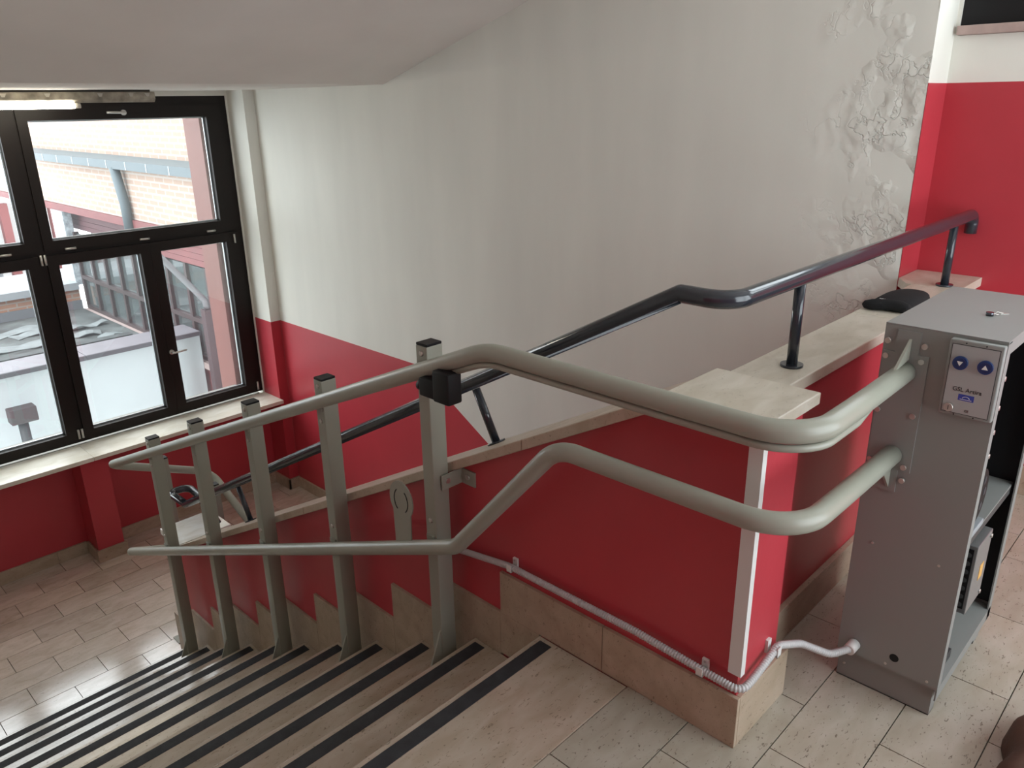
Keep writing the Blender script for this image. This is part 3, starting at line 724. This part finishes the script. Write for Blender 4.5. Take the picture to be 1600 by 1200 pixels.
for k, (x, y, w, d, a, tl) in enumerate(((2.0, 11.0, .5, .16, .1, .05), (1.75, 10.6, .55, .22, -.25, .04), (1.45, 11.2, .7, .25, .2, .03), (.9, 10.6, .9, .3, -.1, .03), (1.1, 11.4, 1.0, .28, .15, .03), (2.05, 10.3, .3, .2, .5, .03), (.6, 9.4, .8, .25, .05, .03), (1.5, 9.3, .6, .2, -.2, .03))):
    ca, sa = math.cos(a), math.sin(a); top = []
    n = 6
    for i in range(n+1):
        for j in (0, 1):
            lx = (i/n-.5)*2*w/2*1.0; ly = (j-.5)*d*(1+.25*math.sin(i*2.1+k)); top.append((x+lx*ca-ly*sa, y+lx*sa+ly*ca, -1.352+tl*(.5+.5*math.sin(i*1.3+k*2))))
    v = top+[(p[0], p[1], p[2]-.01) for p in top]; m_ = len(top); f = []
    for i in range(n):
        a0, b0, c0, d0 = 2*i, 2*i+1, 2*i+3, 2*i+2
        f += [(a0, d0, c0, b0), (a0+m_, b0+m_, c0+m_, d0+m_), (a0, a0+m_, d0+m_, d0), (b0, c0, c0+m_, b0+m_)]
    f += [(0, 1, 1+m_, m_), (2*n, 2*n+m_, 2*n+1+m_, 2*n+1)]
    s = meshobj('felt_sheet', v, f, SHEET, rf)
bw = thing('brick_kerb_wall', 'low orange brick wall with a grey metal cap across the far edge of the flat roof', 'wall', (.3, 12.4, -1.4))
BR2 = brick_mat('orange_brick', (.30, .15, .09), (.25, .13, .085), (.27, .22, .18), 1.0, 'Y')
box('brick_face', -5, 2.36, 12.26, 12.5, -1.5, -1.06, BR2, bw)
for k in range(4): box('metal_cap', -5+1.84*k, -5+1.84*(k+1)-.006, 12.2, 12.56, -1.06, -.955, mat('cap_grey', (.26, .28, .29), .6), bw)
box('base_flashing', -5, 2.36, 12.22, 12.26, -1.36, -1.23, mat('flash_dark', (.12, .13, .14), .7), bw)

wg = thing('neighbour_wing', 'pale brick school wing with grey gutter, red fascia and brown glazing outside the window', 'building', (2.6, 10.5, -5))
XG = 2.40; YA, YZ = 6.9, 18.0
BR1 = brick_mat('pale_brick', (.37, .265, .205), (.33, .23, .18), (.40, .35, .31), 1.0, 'X')
box('upper_brick_wall', XG, XG+.3, YA, YZ, .20, .86, BR1, wg)
box('attic_brick_wall', XG+.35, XG+.7, YA, YZ, .86, 4.6, BR1, wg)
REDS = mat('red_fascia_paint', (.155, .042, .042), .6, noise=.1, nscale=4)
GUT = mat('gutter_grey', (.085, .11, .12), .6)
gt = box('gutter', XG-.14, XG+.36, YA, YZ, .825, .925, GUT, wg)
for k in range(18): box('gutter_joint', XG-.143, XG-.139, YA+.6*k, YA+.6*k+.02, .828, .922, mat('joint_pale', (.35, .38, .4), .5), gt)
box('red_beam', XG-.04, XG+.2, YA, YZ, .10, .20, REDS, wg)
for k in range(4): box('fascia_board', XG+.02+.004*k, XG+.2, YA, 9.68, .10-.075*(k+1)+.003, .10-.075*k-.002, REDS, wg)
for k in range(4): box('recessed_siding', XG+.16, XG+.2, 9.70, 12.75, .10-.075*(k+1)+.003, .10-.075*k-.002, mat('siding_painted_shade', (.10, .04, .045), .6), wg)  # siding colour darkened to paint in the shade under the beam
MUL = mat('mullion_brown', (.04, .026, .026), .5)
ys = [7.42+.53*k for k in range(10)]
for y in ys[:-1]:
    for za, zb in ((-1.32, -.90), (-.84, -.22)):
        box('pane', XG+.060, XG+.064, y+.03, y+.50, za, zb, MATS.get('dark_reflective_glass') or mat('dark_reflective_glass', (.06, .075, .075), .04, 0, .9), wg)
for k, y in enumerate(ys): box('mullion', XG+.02, XG+.09, y-.03, y+.03, -1.36, -.20, MUL, wg)
box('transom', XG+.015, XG+.095, ys[0], ys[-1], -.90, -.845, MUL, wg)
box('lower_rail', XG+.015, XG+.095, ys[0], ys[-1], -1.36, -1.315, MUL, wg)
box('pale_ledge', XG-.035, XG+.1, YA, ys[-1], -1.44, -1.362, mat('ledge_pink', (.33, .25, .23), .7), wg)
box('plinth_wall', XG+.02, XG+.3, YA, 12.2, -5, -1.44, REDS, wg)
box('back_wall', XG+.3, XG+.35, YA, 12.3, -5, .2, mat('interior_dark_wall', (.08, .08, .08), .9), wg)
dp = sweep('downpipe', fillet([(XG-.10, 9.78, .84), (XG-.07, 9.72, .4), (XG-.07, 9.70, -.02)], [.5], 6), .06, GUT, wg, 14)
gp = box('grey_pilaster', XG-.06, XG+.06, 12.25, 12.75, -1.0, .1, mat('spotted_grey', (.34, .38, .40), .7, noise=.4, nscale=18), wg)
# facade column close to the window
fc = box('facade_column', 1.645, 2.05, 5.92, 6.22, -5, 4.0, mat('terracotta_paint', (.14, .045, .032), .6, noise=.06, nscale=4)); tag(fc, 'terracotta painted column just outside the right edge of the window', 'column')
# pipe rail
pr_ = thing('drain_pipe', 'grey sloping pipe turning down into a brown post at the end of the white wall', 'pipe', (2.25, 7.7, -2))
sweep('sloping_pipe', fillet([(1.70, 7.7, .25), (2.262, 7.7, -.505), (2.272, 7.7, -.62)], [.05], 6), .034, mat('pipe_grey', (.12, .12, .125), .5), pr_, 14)
box('brown_post', 2.215, 2.325, 7.65, 7.75, -5, -.60, mat('post_brown', (.04, .022, .024), .6), pr_)
# bollard lamp in front of the white wall
bl = thing('courtyard_lamp', 'dark box lamp on a post in front of the white courtyard wall', 'lamp', (.33, 8.0, -5))
box('lamp_box', .225, .47, 7.93, 8.08, -1.445, -1.29, mat('lamp_maroon', (.025, .016, .018), .6), bl, .01)
cyl('stem', (.335, 8.0, -5), (.335, 8.0, -1.44), .048, mat('stem_grey', (.04, .04, .045), .5), bl, 14)
# far pavilion
fv = thing('far_pavilion', 'far pale pavilion with red and grey columns beyond the brick wall', 'building', (2.0, 15.5, -5))
box('pale_wall', -4, 3.6, 16.2, 16.5, -5, -.10, mat('pale_far_wall', (.34, .33, .32), .9), fv)
for x, c in ((2.05, (.13, .14, .145)), (2.36, (.16, .045, .042)), (2.80, (.13, .15, .155)), (3.15, (.16, .045, .042)), (1.2, (.16, .045, .042)), (.3, (.13, .15, .155))):
    box('column', x-.07, x+.07, 15.4, 15.55, -5, -.02, mat('col_%d' % int(x*100), c, .7), fv)
box('white_roof_edge', -4, 3.6, 14.4, 15.3, -1.45, -1.25, mat('white_far_roof', (.4, .41, .42), .8), fv)
